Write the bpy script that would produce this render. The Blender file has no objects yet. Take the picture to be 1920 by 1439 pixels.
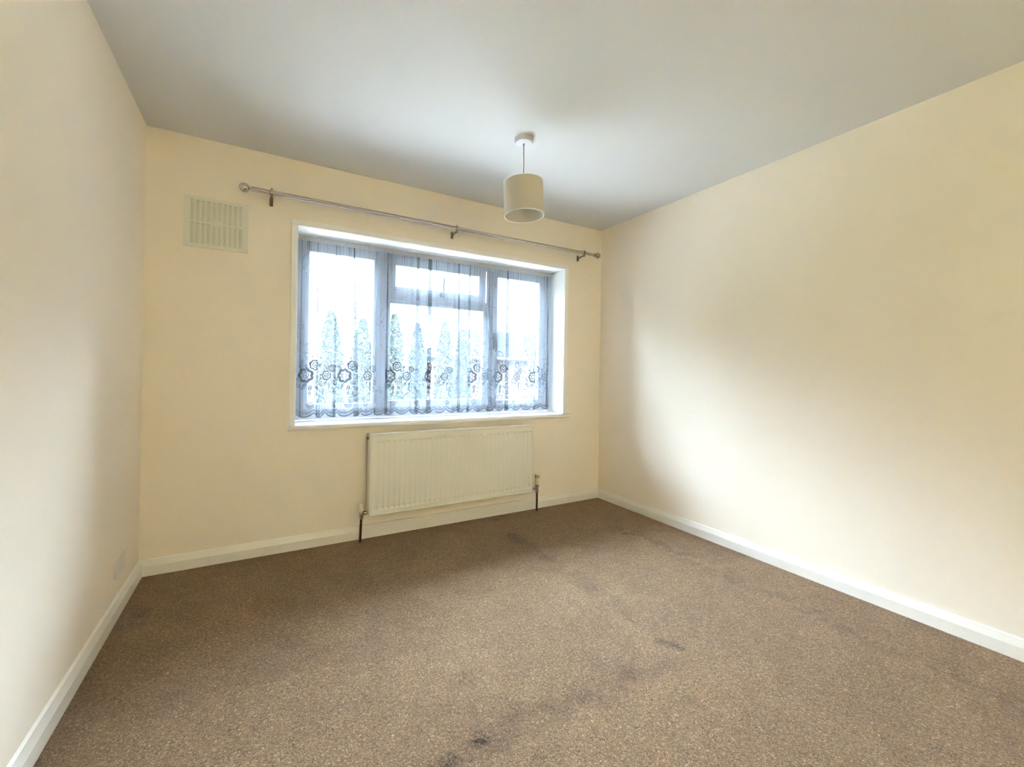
import bpy, bmesh, math, random
import numpy as np
from mathutils import Vector, Matrix
random.seed(7)
C = bpy.context.scene.collection
SC = bpy.context.scene

# ------------------------------------------------------------------ camera
W, H, D = 3.209, 2.40, 4.80            # room width, height, depth (window wall is y = 0, room at y < 0)
cam = bpy.data.cameras.new('camera')
camo = bpy.data.objects.new('camera', cam); C.objects.link(camo)
yaw, pitch, roll, f = 0.51271, 0.0036875, 0.0151257, 796.454
cy_, sy_, cp_, sp_ = math.cos(yaw), math.sin(yaw), math.cos(pitch), math.sin(pitch)
F = Vector((sy_*cp_, cy_*cp_, sp_)); r0 = Vector((cy_, -sy_, 0)); u0 = r0.cross(F)
r_ = math.cos(roll)*r0 + math.sin(roll)*u0; u_ = -math.sin(roll)*r0 + math.cos(roll)*u0
M = Matrix((r_, u_, -F)).transposed().to_4x4(); M.translation = Vector((0.55482, -2.90278, 1.11646))
camo.matrix_world = M
cam.sensor_fit = 'HORIZONTAL'; cam.sensor_width = 36; cam.lens = 36*f/1920
cam.shift_x = (960-939.70)/1920; cam.shift_y = (694.34-719.5)/1920
cam.clip_start = .02; cam.clip_end = 200
SC.camera = camo

# ------------------------------------------------------------------ world, exposure
wd = bpy.data.worlds.new('sky'); SC.world = wd; wd.use_nodes = True
nt = wd.node_tree; nt.nodes.clear()
tc = nt.nodes.new('ShaderNodeTexCoord'); sx = nt.nodes.new('ShaderNodeSeparateXYZ')
nt.links.new(tc.outputs['Generated'], sx.inputs[0])
rp = nt.nodes.new('ShaderNodeMapRange'); rp.interpolation_type = 'SMOOTHSTEP'
rp.inputs['From Min'].default_value = .20; rp.inputs['From Max'].default_value = .42
rp.inputs['To Min'].default_value = .28; rp.inputs['To Max'].default_value = 8.4
nt.links.new(sx.outputs['Z'], rp.inputs['Value'])
bg = nt.nodes.new('ShaderNodeBackground'); bg.inputs['Color'].default_value = (.78, .95, 1.18, 1)
nt.links.new(rp.outputs[0], bg.inputs['Strength'])
wo = nt.nodes.new('ShaderNodeOutputWorld'); nt.links.new(bg.outputs[0], wo.inputs[0])
try: wd.cycles.sampling_method = 'MANUAL'; wd.cycles.sample_map_resolution = 512
except Exception: pass
sun = bpy.data.lights.new('sun', 'SUN'); sun.energy = 10; sun.angle = math.radians(1.5); sun.color = (1, .95, .86)
suno = bpy.data.objects.new('sun', sun); C.objects.link(suno)      # high behind the house: lights the garden, not the room
suno.rotation_euler = Vector((.80, .06, -.85)).to_track_quat('-Z', 'Y').to_euler()
SC.view_settings.view_transform = 'Standard'; SC.view_settings.look = 'None'
SC.view_settings.exposure = 4.06; SC.view_settings.gamma = 1; SC.view_settings.use_curve_mapping = False
cy = SC.cycles
cy.max_bounces = 14; cy.diffuse_bounces = 8; cy.glossy_bounces = 4; cy.transparent_max_bounces = 24
cy.transmission_bounces = 8; cy.caustics_reflective = False; cy.caustics_refractive = False
cy.sample_clamp_indirect = 8

# ------------------------------------------------------------------ materials
def newmat(n):
    m = bpy.data.materials.new(n); m.use_nodes = True; m.node_tree.nodes.clear(); return m, m.node_tree
def N(t, k, **kw):
    n = t.nodes.new(k)
    for a, v in kw.items():
        if a in n.inputs: n.inputs[a].default_value = v
        else: setattr(n, a, v)
    return n
def paint(name, col, rough=.6, spec=.3, var=.015, scale=6, bump=.0, bscale=200, metal=0):
    m, t = newmat(name)
    b = N(t, 'ShaderNodeBsdfPrincipled'); b.inputs['Roughness'].default_value = rough
    b.inputs['Specular IOR Level'].default_value = spec; b.inputs['Metallic'].default_value = metal
    o = N(t, 'ShaderNodeOutputMaterial'); t.links.new(b.outputs[0], o.inputs[0])
    g = N(t, 'ShaderNodeNewGeometry')
    nz = N(t, 'ShaderNodeTexNoise'); nz.inputs['Scale'].default_value = scale; nz.inputs['Detail'].default_value = 4
    t.links.new(g.outputs['Position'], nz.inputs['Vector'])
    mx = N(t, 'ShaderNodeMix', data_type='RGBA')
    mx.inputs['A'].default_value = [max(0, c*(1-var)) for c in col]+[1]
    mx.inputs['B'].default_value = [min(1, c*(1+var)) for c in col]+[1]
    t.links.new(nz.outputs['Fac'], mx.inputs['Factor']); t.links.new(mx.outputs['Result'], b.inputs['Base Color'])
    if bump:
        n2 = N(t, 'ShaderNodeTexNoise'); n2.inputs['Scale'].default_value = bscale; n2.inputs['Detail'].default_value = 2
        t.links.new(g.outputs['Position'], n2.inputs['Vector'])
        bp = N(t, 'ShaderNodeBump'); bp.inputs['Strength'].default_value = bump; bp.inputs['Distance'].default_value = .002
        t.links.new(n2.outputs['Fac'], bp.inputs['Height']); t.links.new(bp.outputs[0], b.inputs['Normal'])
    return m
M_wall = paint('cream_wall_paint', (.87, .80, .69), .75, .15, .02, 3, .12, 260)
M_ceil = paint('white_ceiling_paint', (.65, .66, .66), .8, .1, .01, 3, .1, 240)
M_gloss = paint('white_gloss_paint', (.84, .82, .77), .28, .5, .01, 8)
M_reveal = paint('white_satin_paint', (.87, .87, .86), .45, .4, .01, 6)
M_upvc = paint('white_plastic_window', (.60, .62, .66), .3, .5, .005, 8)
M_rad = paint('white_radiator_enamel', (.80, .79, .72), .42, .45, .01, 8)
M_vent = paint('painted_vent_plastic', (.76, .76, .68), .55, .3, .02, 30)
M_shut = paint('shaded_vent_shutter', (.68, .68, .59), .6, .3, .06, 40)  # vent plastic with the shade inside the slots put into its colour
M_steel = paint('brushed_satin_steel', (.58, .53, .48), .16, .5, .04, 60, metal=1)
M_dark = paint('dark_bracket_steel', (.20, .17, .13), .35, .5, .05, 60, metal=.8)
M_brass = paint('tarnished_nickel_brass', (.42, .36, .28), .3, .5, .15, 120, metal=1)
M_copper = paint('brown_copper_pipe', (.10, .035, .02), .35, .5, .3, 40, metal=.35)
M_cap = paint('aged_white_valve_plastic', (.74, .70, .54), .45, .4, .02, 40)
M_plastic = paint('white_fitting_plastic', (.56, .55, .58), .4, .4, .01, 20)
M_cord = paint('grey_flex_cord', (.40, .38, .37), .5, .3, .02, 60)
M_socket = paint('white_socket_plastic', (.74, .69, .66), .35, .4, .01, 20)
M_chrome = paint('grey_handle_metal', (.30, .31, .32), .3, .5, .02, 40, metal=.6)
M_black = paint('dark_slot', (.03, .03, .03), .6, .2)

def shade_mat():
    m, t = newmat('cream_lampshade_fabric')
    g = N(t, 'ShaderNodeNewGeometry'); nz = N(t, 'ShaderNodeTexNoise'); nz.inputs['Scale'].default_value = 300
    t.links.new(g.outputs['Position'], nz.inputs['Vector'])
    mx = N(t, 'ShaderNodeMix', data_type='RGBA'); mx.inputs['A'].default_value = (.60, .55, .45, 1); mx.inputs['B'].default_value = (.66, .61, .51, 1)
    t.links.new(nz.outputs['Fac'], mx.inputs['Factor'])
    d = N(t, 'ShaderNodeBsdfDiffuse'); tr = N(t, 'ShaderNodeBsdfTranslucent'); tr.inputs['Color'].default_value = (.6, .55, .35, 1)
    t.links.new(mx.outputs['Result'], d.inputs['Color'])
    ms = N(t, 'ShaderNodeMixShader'); ms.inputs[0].default_value = .10
    t.links.new(d.outputs[0], ms.inputs[1]); t.links.new(tr.outputs[0], ms.inputs[2])
    o = N(t, 'ShaderNodeOutputMaterial'); t.links.new(ms.outputs[0], o.inputs[0]); return m
M_shade = shade_mat()

def net_mat(name, alpha, col, trans):
    """woven net: see-through holes, denser when seen edge-on"""
    m, t = newmat(name)
    g = N(t, 'ShaderNodeNewGeometry')
    dot = N(t, 'ShaderNodeVectorMath', operation='DOT_PRODUCT')
    t.links.new(g.outputs['Normal'], dot.inputs[0]); t.links.new(g.outputs['Incoming'], dot.inputs[1])
    ab = N(t, 'ShaderNodeMath', operation='ABSOLUTE'); t.links.new(dot.outputs['Value'], ab.inputs[0])
    mxm = N(t, 'ShaderNodeMath', operation='MAXIMUM'); mxm.inputs[1].default_value = .12; t.links.new(ab.outputs[0], mxm.inputs[0])
    inv = N(t, 'ShaderNodeMath', operation='DIVIDE'); inv.inputs[0].default_value = 1.0; t.links.new(mxm.outputs[0], inv.inputs[1])
    pw = N(t, 'ShaderNodeMath', operation='POWER'); pw.inputs[0].default_value = 1-alpha; t.links.new(inv.outputs[0], pw.inputs[1])
    tp = N(t, 'ShaderNodeBsdfTransparent')
    d = N(t, 'ShaderNodeBsdfDiffuse'); d.inputs['Color'].default_value = (*col, 1)
    tl = N(t, 'ShaderNodeBsdfTranslucent'); tl.inputs['Color'].default_value = (*col, 1)
    m1 = N(t, 'ShaderNodeMixShader'); m1.inputs[0].default_value = trans
    t.links.new(d.outputs[0], m1.inputs[1]); t.links.new(tl.outputs[0], m1.inputs[2])
    m2 = N(t, 'ShaderNodeMixShader'); t.links.new(pw.outputs[0], m2.inputs[0])
    t.links.new(m1.outputs[0], m2.inputs[1]); t.links.new(tp.outputs[0], m2.inputs[2])
    o = N(t, 'ShaderNodeOutputMaterial'); t.links.new(m2.outputs[0], o.inputs[0]); return m
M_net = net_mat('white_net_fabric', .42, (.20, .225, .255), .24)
M_lace = net_mat('dense_lace_thread', .965, (.18, .21, .26), .06)
M_tape = net_mat('gathered_heading_tape', .80, (.50, .48, .46), .15)

def glass_mat():
    m, t = newmat('window_glass')
    tp = N(t, 'ShaderNodeBsdfTransparent'); tp.inputs['Color'].default_value = (.97, .985, .98, 1)
    gl = N(t, 'ShaderNodeBsdfGlossy'); gl.inputs['Roughness'].default_value = .02
    fr = N(t, 'ShaderNodeFresnel'); fr.inputs['IOR'].default_value = 1.25
    ms = N(t, 'ShaderNodeMixShader'); t.links.new(fr.outputs[0], ms.inputs[0])
    t.links.new(tp.outputs[0], ms.inputs[1]); t.links.new(gl.outputs[0], ms.inputs[2])
    o = N(t, 'ShaderNodeOutputMaterial'); t.links.new(ms.outputs[0], o.inputs[0]); return m
M_glass = glass_mat()

def carpet_mat():
    m, t = newmat('beige_brown_twist_pile_carpet')
    L = t.links.new
    g = N(t, 'ShaderNodeNewGeometry'); P = g.outputs['Position']
    b = N(t, 'ShaderNodeBsdfPrincipled'); b.inputs['Roughness'].default_value = .95; b.inputs['Specular IOR Level'].default_value = .05
    try: b.inputs['Sheen Weight'].default_value = .15; b.inputs['Sheen Roughness'].default_value = .6
    except Exception: pass
    o = N(t, 'ShaderNodeOutputMaterial'); L(b.outputs[0], o.inputs[0])
    def noise(s, d=3, rough=.55, dist=0, vec=P):
        n = N(t, 'ShaderNodeTexNoise'); n.inputs['Scale'].default_value = s; n.inputs['Detail'].default_value = d
        n.inputs['Roughness'].default_value = rough; n.inputs['Distortion'].default_value = dist; L(vec, n.inputs['Vector']); return n.outputs['Fac']
    def ramp(x, a, bb, y0, y1, smooth=True):
        r = N(t, 'ShaderNodeMapRange'); r.interpolation_type = 'SMOOTHSTEP' if smooth else 'LINEAR'
        for k, v in (('From Min', a), ('From Max', bb), ('To Min', y0), ('To Max', y1)): r.inputs[k].default_value = v
        L(x, r.inputs['Value']); return r.outputs[0]
    def math_(op, a, c):
        n = N(t, 'ShaderNodeMath', operation=op)
        for i, v in enumerate((a, c)):
            if v is None: continue
            if isinstance(v, (int, float)): n.inputs[i].default_value = v
            else: L(v, n.inputs[i])
        return n.outputs[0]
    fib = noise(150, 4, .75, 1.5); tuft = noise(70, 3, .7, .8); big = noise(2.3, 4, .6, .5); mid = noise(11, 4, .6, .6)
    cr = N(t, 'ShaderNodeValToRGB'); L(fib, cr.inputs[0])
    e = cr.color_ramp.elements
    e[0].position = .30; e[0].color = (.056, .032, .016, 1); e[1].position = .69; e[1].color = (.83, .61, .40, 1)
    k = e.new(.47); k.color = (.205, .124, .062, 1); k = e.new(.58); k.color = (.37, .246, .135, 1)
    # wear, pressed marks and darker edges (world metres)
    sp = N(t, 'ShaderNodeSeparateXYZ'); L(P, sp.inputs[0]); X, Y = sp.outputs[0], sp.outputs[1]
    wob = math_('MULTIPLY', math_('SUBTRACT', noise(3.5, 2), .5), .10)
    Xw, Yw = math_('ADD', X, wob), math_('ADD', Y, wob)
    def band(v, c, w):      # 1 at v==c fading out at distance w
        return ramp(math_('ABSOLUTE', math_('SUBTRACT', v, c), None), 0, w, 1, 0)
    def inside(v, a, c, s=.05):
        return math_('MULTIPLY', ramp(v, a-s, a+s, 0, 1), ramp(v, c-s, c+s, 1, 0))
    def gate(n, a, c): return ramp(n, a, c, 0, 1)
    dark = None
    def add(x, s):
        nonlocal dark
        y = math_('MULTIPLY', x, s); dark = y if dark is None else math_('ADD', dark, y)
    patch = gate(noise(7, 3, .6, .5), .36, .62)
    add(math_('MULTIPLY', math_('MULTIPLY', band(Yw, -1.77, .09), inside(X, 1.0, 2.06)), patch), .30)          # line pressed by a bed
    add(math_('MULTIPLY', math_('MULTIPLY', band(Xw, 2.06, .09), inside(Y, -1.75, -.35)), patch), .30)
    add(math_('MULTIPLY', band(Xw, 2.83, .11), math_('MULTIPLY', inside(Y, -2.7, -.65), gate(mid, .42, .62))), .22)
    add(math_('MULTIPLY', ramp(math_('MINIMUM', X, math_('SUBTRACT', W, X)), 0, .12, 1, 0), .7), .16)   # darker along the side walls
    add(ramp(Y, -.12, -.02, 0, 1), .10)  # darker along the window wall
    for (px, py, rad, s) in ((1.147, -1.755, .045, .6), (1.039, -1.775, .040, .6), (2.059, -1.746, .038, .55), (2.02, -1.70, .05, .4), (2.781, -.762, .045, .4),
                             (2.108, -.10, .05, .4), (2.055, -.42, .06, .35), (1.22, -1.50, .05, .3), (.10, -.44, .06, .35), (.95, -1.80, .06, .3)):
        dv = N(t, 'ShaderNodeVectorMath', operation='DISTANCE'); L(P, dv.inputs[0]); dv.inputs[1].default_value = (px, py, 0)
        add(math_('MULTIPLY', ramp(dv.outputs['Value'], rad*.2, rad, 1, 0), gate(noise(45, 2, .6, 1), .42, .56)), s)
    # patchy shading of brushed pile
    add(ramp(big, .38, .60, 0, 1), .13); add(ramp(mid, .42, .60, 0, 1), .10)
    add(gate(noise(26, 3, .6, 2), .60, .70), .10)
    val = math_('MAXIMUM', math_('SUBTRACT', 1.13, dark), .22)
    mul = N(t, 'ShaderNodeMix', data_type='RGBA', blend_type='MULTIPLY'); mul.inputs['Factor'].default_value = 1
    L(cr.outputs[0], mul.inputs['A']); cb = N(t, 'ShaderNodeCombineColor')
    L(val, cb.inputs[0]); L(math_('MULTIPLY', val, math_('SUBTRACT', 1.0, math_('MULTIPLY', dark, .07))), cb.inputs[1]); L(val, cb.inputs[2]); L(cb.outputs[0], mul.inputs['B'])
    L(mul.outputs['Result'], b.inputs['Base Color'])
    bp = N(t, 'ShaderNodeBump'); bp.inputs['Strength'].default_value = 1.0; bp.inputs['Distance'].default_value = .008
    hh = math_('ADD', math_('MULTIPLY', fib, .6), tuft); hh = math_('SUBTRACT', hh, math_('MULTIPLY', dark, .5))
    L(hh, bp.inputs['Height']); L(bp.outputs[0], b.inputs['Normal'])
    return m
M_carpet = carpet_mat()

def brick_mat(name, c1, c2, mortar, bw, bh):
    m, t = newmat(name); L = t.links.new
    g = N(t, 'ShaderNodeTexCoord'); mp = N(t, 'ShaderNodeMapping'); mp.inputs['Rotation'].default_value = (math.pi/2, 0, 0)
    L(g.outputs['Object'], mp.inputs[0])
    br = N(t, 'ShaderNodeTexBrick'); L(mp.outputs[0], br.inputs['Vector'])
    br.inputs['Color1'].default_value = (*c1, 1); br.inputs['Color2'].default_value = (*c2, 1); br.inputs['Mortar'].default_value = (*mortar, 1)
    br.inputs['Scale'].default_value = 1; br.inputs['Brick Width'].default_value = bw; br.inputs['Row Height'].default_value = bh; br.inputs['Mortar Size'].default_value = bh*.12
    b = N(t, 'ShaderNodeBsdfPrincipled'); b.inputs['Roughness'].default_value = .95; b.inputs['Specular IOR Level'].default_value = 0; L(br.outputs['Color'], b.inputs['Base Color'])
    o = N(t, 'ShaderNodeOutputMaterial'); L(b.outputs[0], o.inputs[0]); return m

# ------------------------------------------------------------------ mesh helpers
def obj(name, bm, m, parent=None, smooth=False, bevel=0, seg=2):
    if bevel:
        bmesh.ops.bevel(bm, geom=list(bm.edges), offset=bevel, segments=seg, affect='EDGES', profile=.5, clamp_overlap=True)
    bmesh.ops.recalc_face_normals(bm, faces=bm.faces)
    me = bpy.data.meshes.new(name); bm.to_mesh(me); bm.free()
    me.materials.append(m)
    if smooth:
        me.polygons.foreach_set('use_smooth', [True]*len(me.polygons))
        try: me.set_sharp_from_angle(angle=math.radians(40))
        except Exception: pass
    o = bpy.data.objects.new(name, me); C.objects.link(o)
    if parent:
        o.parent = parent
        o.matrix_parent_inverse = Matrix.Translation(parent.location).inverted()   # parts are written in world metres
    return o
def box(bm, x0, x1, y0, y1, z0, z1):
    v = [bm.verts.new((x, y, z)) for x in (x0, x1) for y in (y0, y1) for z in (z0, z1)]
    for q in ((0,1,3,2), (4,6,7,5), (0,4,5,1), (2,3,7,6), (0,2,6,4), (1,5,7,3)): bm.faces.new([v[i] for i in q])
    return v
def B(*a):
    bm = bmesh.new(); box(bm, *a); return bm
def lathe(bm, prof, org, axis=(0,0,1), n=48, caps=True):
    ax = Vector(axis).normalized(); e1 = ax.orthogonal().normalized(); e2 = ax.cross(e1); org = Vector(org)
    rings = []
    for r, h in prof:
        if r < 1e-6: rings.append([bm.verts.new(org+ax*h)])
        else: rings.append([bm.verts.new(org+ax*h+(e1*math.cos(a)+e2*math.sin(a))*r) for a in [2*math.pi*i/n for i in range(n)]])
    for A, Bq in zip(rings, rings[1:]):
        for i in range(n):
            j = (i+1) % n
            if len(A) == 1 and len(Bq) == 1: continue
            if len(A) == 1: bm.faces.new((A[0], Bq[i], Bq[j]))
            elif len(Bq) == 1: bm.faces.new((A[i], Bq[0], A[j]))
            else: bm.faces.new((A[i], Bq[i], Bq[j], A[j]))
    if caps:
        for rg in (rings[0], rings[-1]):
            if len(rg) > 2: bm.faces.new(rg)
def bmesh_plane(x0, x1, y, z0, z1):
    bm = bmesh.new(); bm.faces.new([bm.verts.new(p) for p in ((x0, y, z0), (x1, y, z0), (x1, y, z1), (x0, y, z1))]); return bm
def LT(prof, org, axis=(0,0,1), n=48, caps=True):
    bm = bmesh.new(); lathe(bm, prof, org, axis, n, caps); return bm
def tube(bm, pts, r, n=12):
    pts = [Vector(p) for p in pts]; rings = []
    e = (pts[1]-pts[0]).orthogonal().normalized()
    for i, p in enumerate(pts):
        d = (pts[min(i+1, len(pts)-1)]-pts[max(i-1, 0)]).normalized()
        e = (e-d*e.dot(d)).normalized(); g = d.cross(e)
        rr = r[i] if isinstance(r, (list, tuple)) else r
        rings.append([bm.verts.new(p+(e*math.cos(a)+g*math.sin(a))*rr) for a in [2*math.pi*k/n for k in range(n)]])
    for A, Bq in zip(rings, rings[1:]):
        for k in range(n): bm.faces.new((A[k], A[(k+1) % n], Bq[(k+1) % n], Bq[k]))
    bm.faces.new(rings[0]); bm.faces.new(rings[-1])
def prism(bm, prof, a, b, fn):
    """extrude the closed 2-D profile from a to b; fn(t, p, q) -> xyz"""
    A = [bm.verts.new(fn(a, p, q)) for p, q in prof]; Z = [bm.verts.new(fn(b, p, q)) for p, q in prof]
    n = len(prof)
    for i in range(n): bm.faces.new((A[i], A[(i+1) % n], Z[(i+1) % n], Z[i]))
    bm.faces.new(A); bm.faces.new(Z)
def thing(name, label, cat, loc, group=None):
    o = bpy.data.objects.new(name, None); C.objects.link(o); o.location = loc; o.empty_display_size = .1
    o['label'] = label; o['category'] = cat
    if group: o['group'] = group
    return o
def tag(o, label, cat, group=None, kind=None):
    if label: o['label'] = label
    if cat: o['category'] = cat
    if group: o['group'] = group
    if kind: o['kind'] = kind
    return o
def struct(name, bm, m, parent=None, **k):
    o = obj(name, bm, m, parent, **k)
    if not parent: o['kind'] = 'structure'
    return o

# ------------------------------------------------------------------ the room shell
OX0, OX1, OZ0, OZ1 = .732, 2.80, .768, 2.003        # window opening
bm = bmesh.new()
T = .30
for a in ((-.12, OX0, 0, T, 0, H), (OX1, W+.12, 0, T, 0, H), (OX0, OX1, 0, T, 0, .735), (OX0, OX1, 0, T, OZ1, H)): box(bm, *a)
struct('wall_front', bm, M_wall)
struct('wall_left', B(-.12, 0, -D, 0, 0, H), M_wall)
struct('wall_right', B(W, W+.12, -D, 0, 0, H), M_wall)
bm = bmesh.new()
BX0, BX1, BZ0, BZ1 = .70, 2.70, .60, 2.00           # opening for the added fill window behind the camera
for a in ((-.12, BX0, -D-.25, -D, 0, H), (BX1, W+.12, -D-.25, -D, 0, H), (BX0, BX1, -D-.25, -D, 0, BZ0), (BX0, BX1, -D-.25, -D, BZ1, H)): box(bm, *a)
struct('wall_back', bm, M_wall)
struct('floor', B(-.12, W+.12, -D-.25, T, -.20, 0), M_carpet)
struct('ceiling', B(-.12, W+.12, -D-.25, T, H, H+.15), M_ceil)

# skirting boards: flat face, chamfer, small top ledge
SK = [(0, 0), (.018, 0), (.018, .052), (.0165, .056), (.0095, .076), (.0085, .081), (0, .086)]
bm = bmesh.new()
fr = lambda t, p, q: (t, -p, q)
prism(bm, SK, 0, 1.125, fr); prism(bm, SK, 2.505, W, fr)
PL = [(0, 0), (.020, 0), (.020, .083), (.018, .086), (0, .086)]
prism(bm, PL, 1.125, 2.505, fr)
struct('baseboard_front', bm, M_gloss)
bm = bmesh.new(); prism(bm, SK, -D, 0, lambda t, p, q: (p, t, q)); struct('baseboard_left', bm, M_gloss)
bm = bmesh.new(); prism(bm, SK, -D, 0, lambda t, p, q: (W-p, t, q)); struct('baseboard_right', bm, M_gloss)
bm = bmesh.new(); prism(bm, SK, 0, W, lambda t, p, q: (t, -D+p, q)); struct('baseboard_back', bm, M_gloss)

# flat casing strip round the opening and the white reveal lining
bm = bmesh.new()
box(bm, .700, .7335, -.009, .0, .768, 2.0); box(bm, 2.7985, 2.832, -.009, .0, .768, 2.0); box(bm, .700, 2.832, -.010, .0, 2.0, 2.033)
struct('trim_1', bm, M_reveal, bevel=.0015, seg=1)
bm = bmesh.new()
box(bm, OX0, OX0+.004, -.002, .25, OZ0, OZ1-.004); box(bm, OX1-.004, OX1, -.002, .25, OZ0, OZ1-.004); box(bm, OX0, OX1, -.002, .25, OZ1-.004, OZ1)
struct('trim_2', bm, M_reveal)

# ------------------------------------------------------------------ window 1
win = bpy.data.objects.new('window_1', None); C.objects.link(win); win.location = (1.766, .25, OZ0); win['kind'] = 'structure'
FY0, FY1 = .250, .300
bm = bmesh.new()
x0, x1, z0, z1 = OX0+.004, OX1-.004, OZ0, OZ1-.004
box(bm, x0, x0+.045, FY0, FY1, z0, z1); box(bm, x1-.045, x1, FY0, FY1, z0, z1)
box(bm, x0+.045, x1-.045, FY0, FY1, z1-.045, z1); box(bm, x0+.045, x1-.045, FY0, FY1, z0, z0+.068)
box(bm, 1.290, 1.355, FY0, FY1, z0+.068, z1-.045); box(bm, 2.180, 2.240, FY0, FY1, z0+.068, z1-.045)
box(bm, 1.355, 2.180, FY0, FY1, 1.640, 1.690)
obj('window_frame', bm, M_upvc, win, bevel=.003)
def sash(xa, xb, za, zb, w, name='sash', y0=FY0-.010, y1=FY1-.012):
    bm = bmesh.new()
    box(bm, xa, xa+w, y0, y1, za, zb); box(bm, xb-w, xb, y0, y1, za, zb)
    box(bm, xa+w, xb-w, y0, y1, zb-w, zb); box(bm, xa+w, xb-w, y0, y1, za, za+w)
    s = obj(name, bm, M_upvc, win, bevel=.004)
    return s
def pane(parent, xa, xb, za, zb, y=.272):
    bm = B(xa, xb, y, y+.004, za, zb); me_parent = parent
    o = obj('glass_pane', bm, M_glass, None); o.parent = me_parent
    o.matrix_parent_inverse = (Matrix.Translation(win.location)).inverted() if me_parent is win else Matrix.Identity(4)
    return o
s1 = sash(.778, 1.300, .828, 1.960, .047); pane(s1, .823, 1.255, .873, 1.915)
s2 = sash(2.232, 2.752, .828, 1.960, .047); pane(s2, 2.277, 2.707, .873, 1.915)
bead = bmesh.new()
for a in ((1.350, 1.380, .835, 1.645), (2.155, 2.185, .835, 1.645)): box(bead, a[0], a[1], .256, .290, a[2], a[3])
box(bead, 1.380, 2.155, .256, .290, 1.615, 1.645); box(bead, 1.380, 2.155, .256, .290, .835, .890)
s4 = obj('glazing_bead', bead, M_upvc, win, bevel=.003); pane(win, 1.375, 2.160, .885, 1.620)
s3 = sash(1.352, 2.168, 1.683, 1.962, .062)          # top-hung fanlight, ajar
pane(s3, 1.405, 2.115, 1.735, 1.910)
# rotate the fanlight sash a little outwards about its top edge
piv = Vector((0, FY1-.012, 1.962)); ang = math.radians(1.6)
for v in s3.data.vertices:
    d = v.co-piv; v.co = piv+Vector((d.x, d.y*math.cos(ang)-d.z*math.sin(ang), d.y*math.sin(ang)+d.z*math.cos(ang)))
for ch in s3.children:
    for v in ch.data.vertices:
        d = v.co-piv; v.co = piv+Vector((d.x, d.y*math.cos(ang)-d.z*math.sin(ang), d.y*math.sin(ang)+d.z*math.cos(ang)))
# handles
bm = bmesh.new(); box(bm, 1.765, 1.800, .232, .250, 1.695, 1.722); box(bm, 1.772, 1.793, .215, .230, 1.700, 1.720)
tube(bm, [(1.782, .222, 1.71), (1.783, .218, 1.76), (1.787, .216, 1.83), (1.788, .216, 1.845)], [.009, .008, .007, .004])
obj('handle', bm, M_chrome, win, smooth=True)
bm = bmesh.new(); box(bm, 2.243, 2.265, .228, .242, 1.30, 1.44)
tube(bm, [(2.254, .226, 1.405), (2.252, .205, 1.400), (2.250, .200, 1.37), (2.249, .200, 1.28)], [.010, .010, .009, .007])
obj('handle', bm, M_chrome, win, smooth=True)
# sill board with rounded nose
bm = bmesh.new()
pr = [(.25, .768), (-.016, .768)] + [(-.016-.0165*math.sin(a), .7515+.0165*math.cos(a)) for a in [math.pi*i/10 for i in range(1, 10)]] + [(-.016, .735), (.25, .735)]
prism(bm, [p for p in pr if True], OX0, OX1, lambda t, p, q: (t, p, q))
box(bm, .696, OX0, -.016, 0, .735, .768); box(bm, OX1, 2.858, -.016, 0, .735, .768)
for xa, xb in ((.696, OX0), (OX1, 2.858)):
    prism(bm, [(-.016, .768)]+[(-.016-.0165*math.sin(a), .7515+.0165*math.cos(a)) for a in [math.pi*i/10 for i in range(1, 10)]]+[(-.016, .735)], xa, xb, lambda t, p, q: (t, p, q))
obj('window_sill', bm, M_reveal, win)

# ------------------------------------------------------------------ added window behind the camera, warm fill for the window wall
fill_win = bpy.data.objects.new('fill_window', None); C.objects.link(fill_win); fill_win.location = (1.70, -D-.12, BZ0); fill_win['kind'] = 'structure'
bm = bmesh.new(); ya, yb = -D-.16, -D-.11
box(bm, BX0, BX0+.06, ya, yb, BZ0, BZ1); box(bm, BX1-.06, BX1, ya, yb, BZ0, BZ1); box(bm, BX0+.06, BX1-.06, ya, yb, BZ0, BZ0+.06)
box(bm, BX0+.06, BX1-.06, ya, yb, BZ1-.06, BZ1); box(bm, 1.67, 1.73, ya, yb, BZ0+.06, BZ1-.06)
obj('window_frame', bm, M_upvc, fill_win, bevel=.003)
for a, b in ((BX0+.06, 1.67), (1.73, BX1-.06)):
    obj('glass_pane', B(a, b, -D-.137, -D-.133, BZ0+.06, BZ1-.06), M_glass, fill_win)

def fill_blind_mat():
    m, t = newmat('warm_fill_blind_cloth')
    d = N(t, 'ShaderNodeBsdfDiffuse'); d.inputs['Color'].default_value = (.85, .74, .55, 1)
    tl = N(t, 'ShaderNodeBsdfTranslucent'); tl.inputs['Color'].default_value = (.35, .26, .12, 1)
    m1 = N(t, 'ShaderNodeMixShader'); m1.inputs[0].default_value = .62
    t.links.new(d.outputs[0], m1.inputs[1]); t.links.new(tl.outputs[0], m1.inputs[2])
    o = N(t, 'ShaderNodeOutputMaterial'); t.links.new(m1.outputs[0], o.inputs[0]); return m
obj('fill_blind', bmesh_plane(BX0+.01, BX1-.01, -D-.06, BZ0+.01, BZ1-.01), fill_blind_mat(), fill_win)  # added blind: spreads the sky into soft warm fill light

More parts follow.
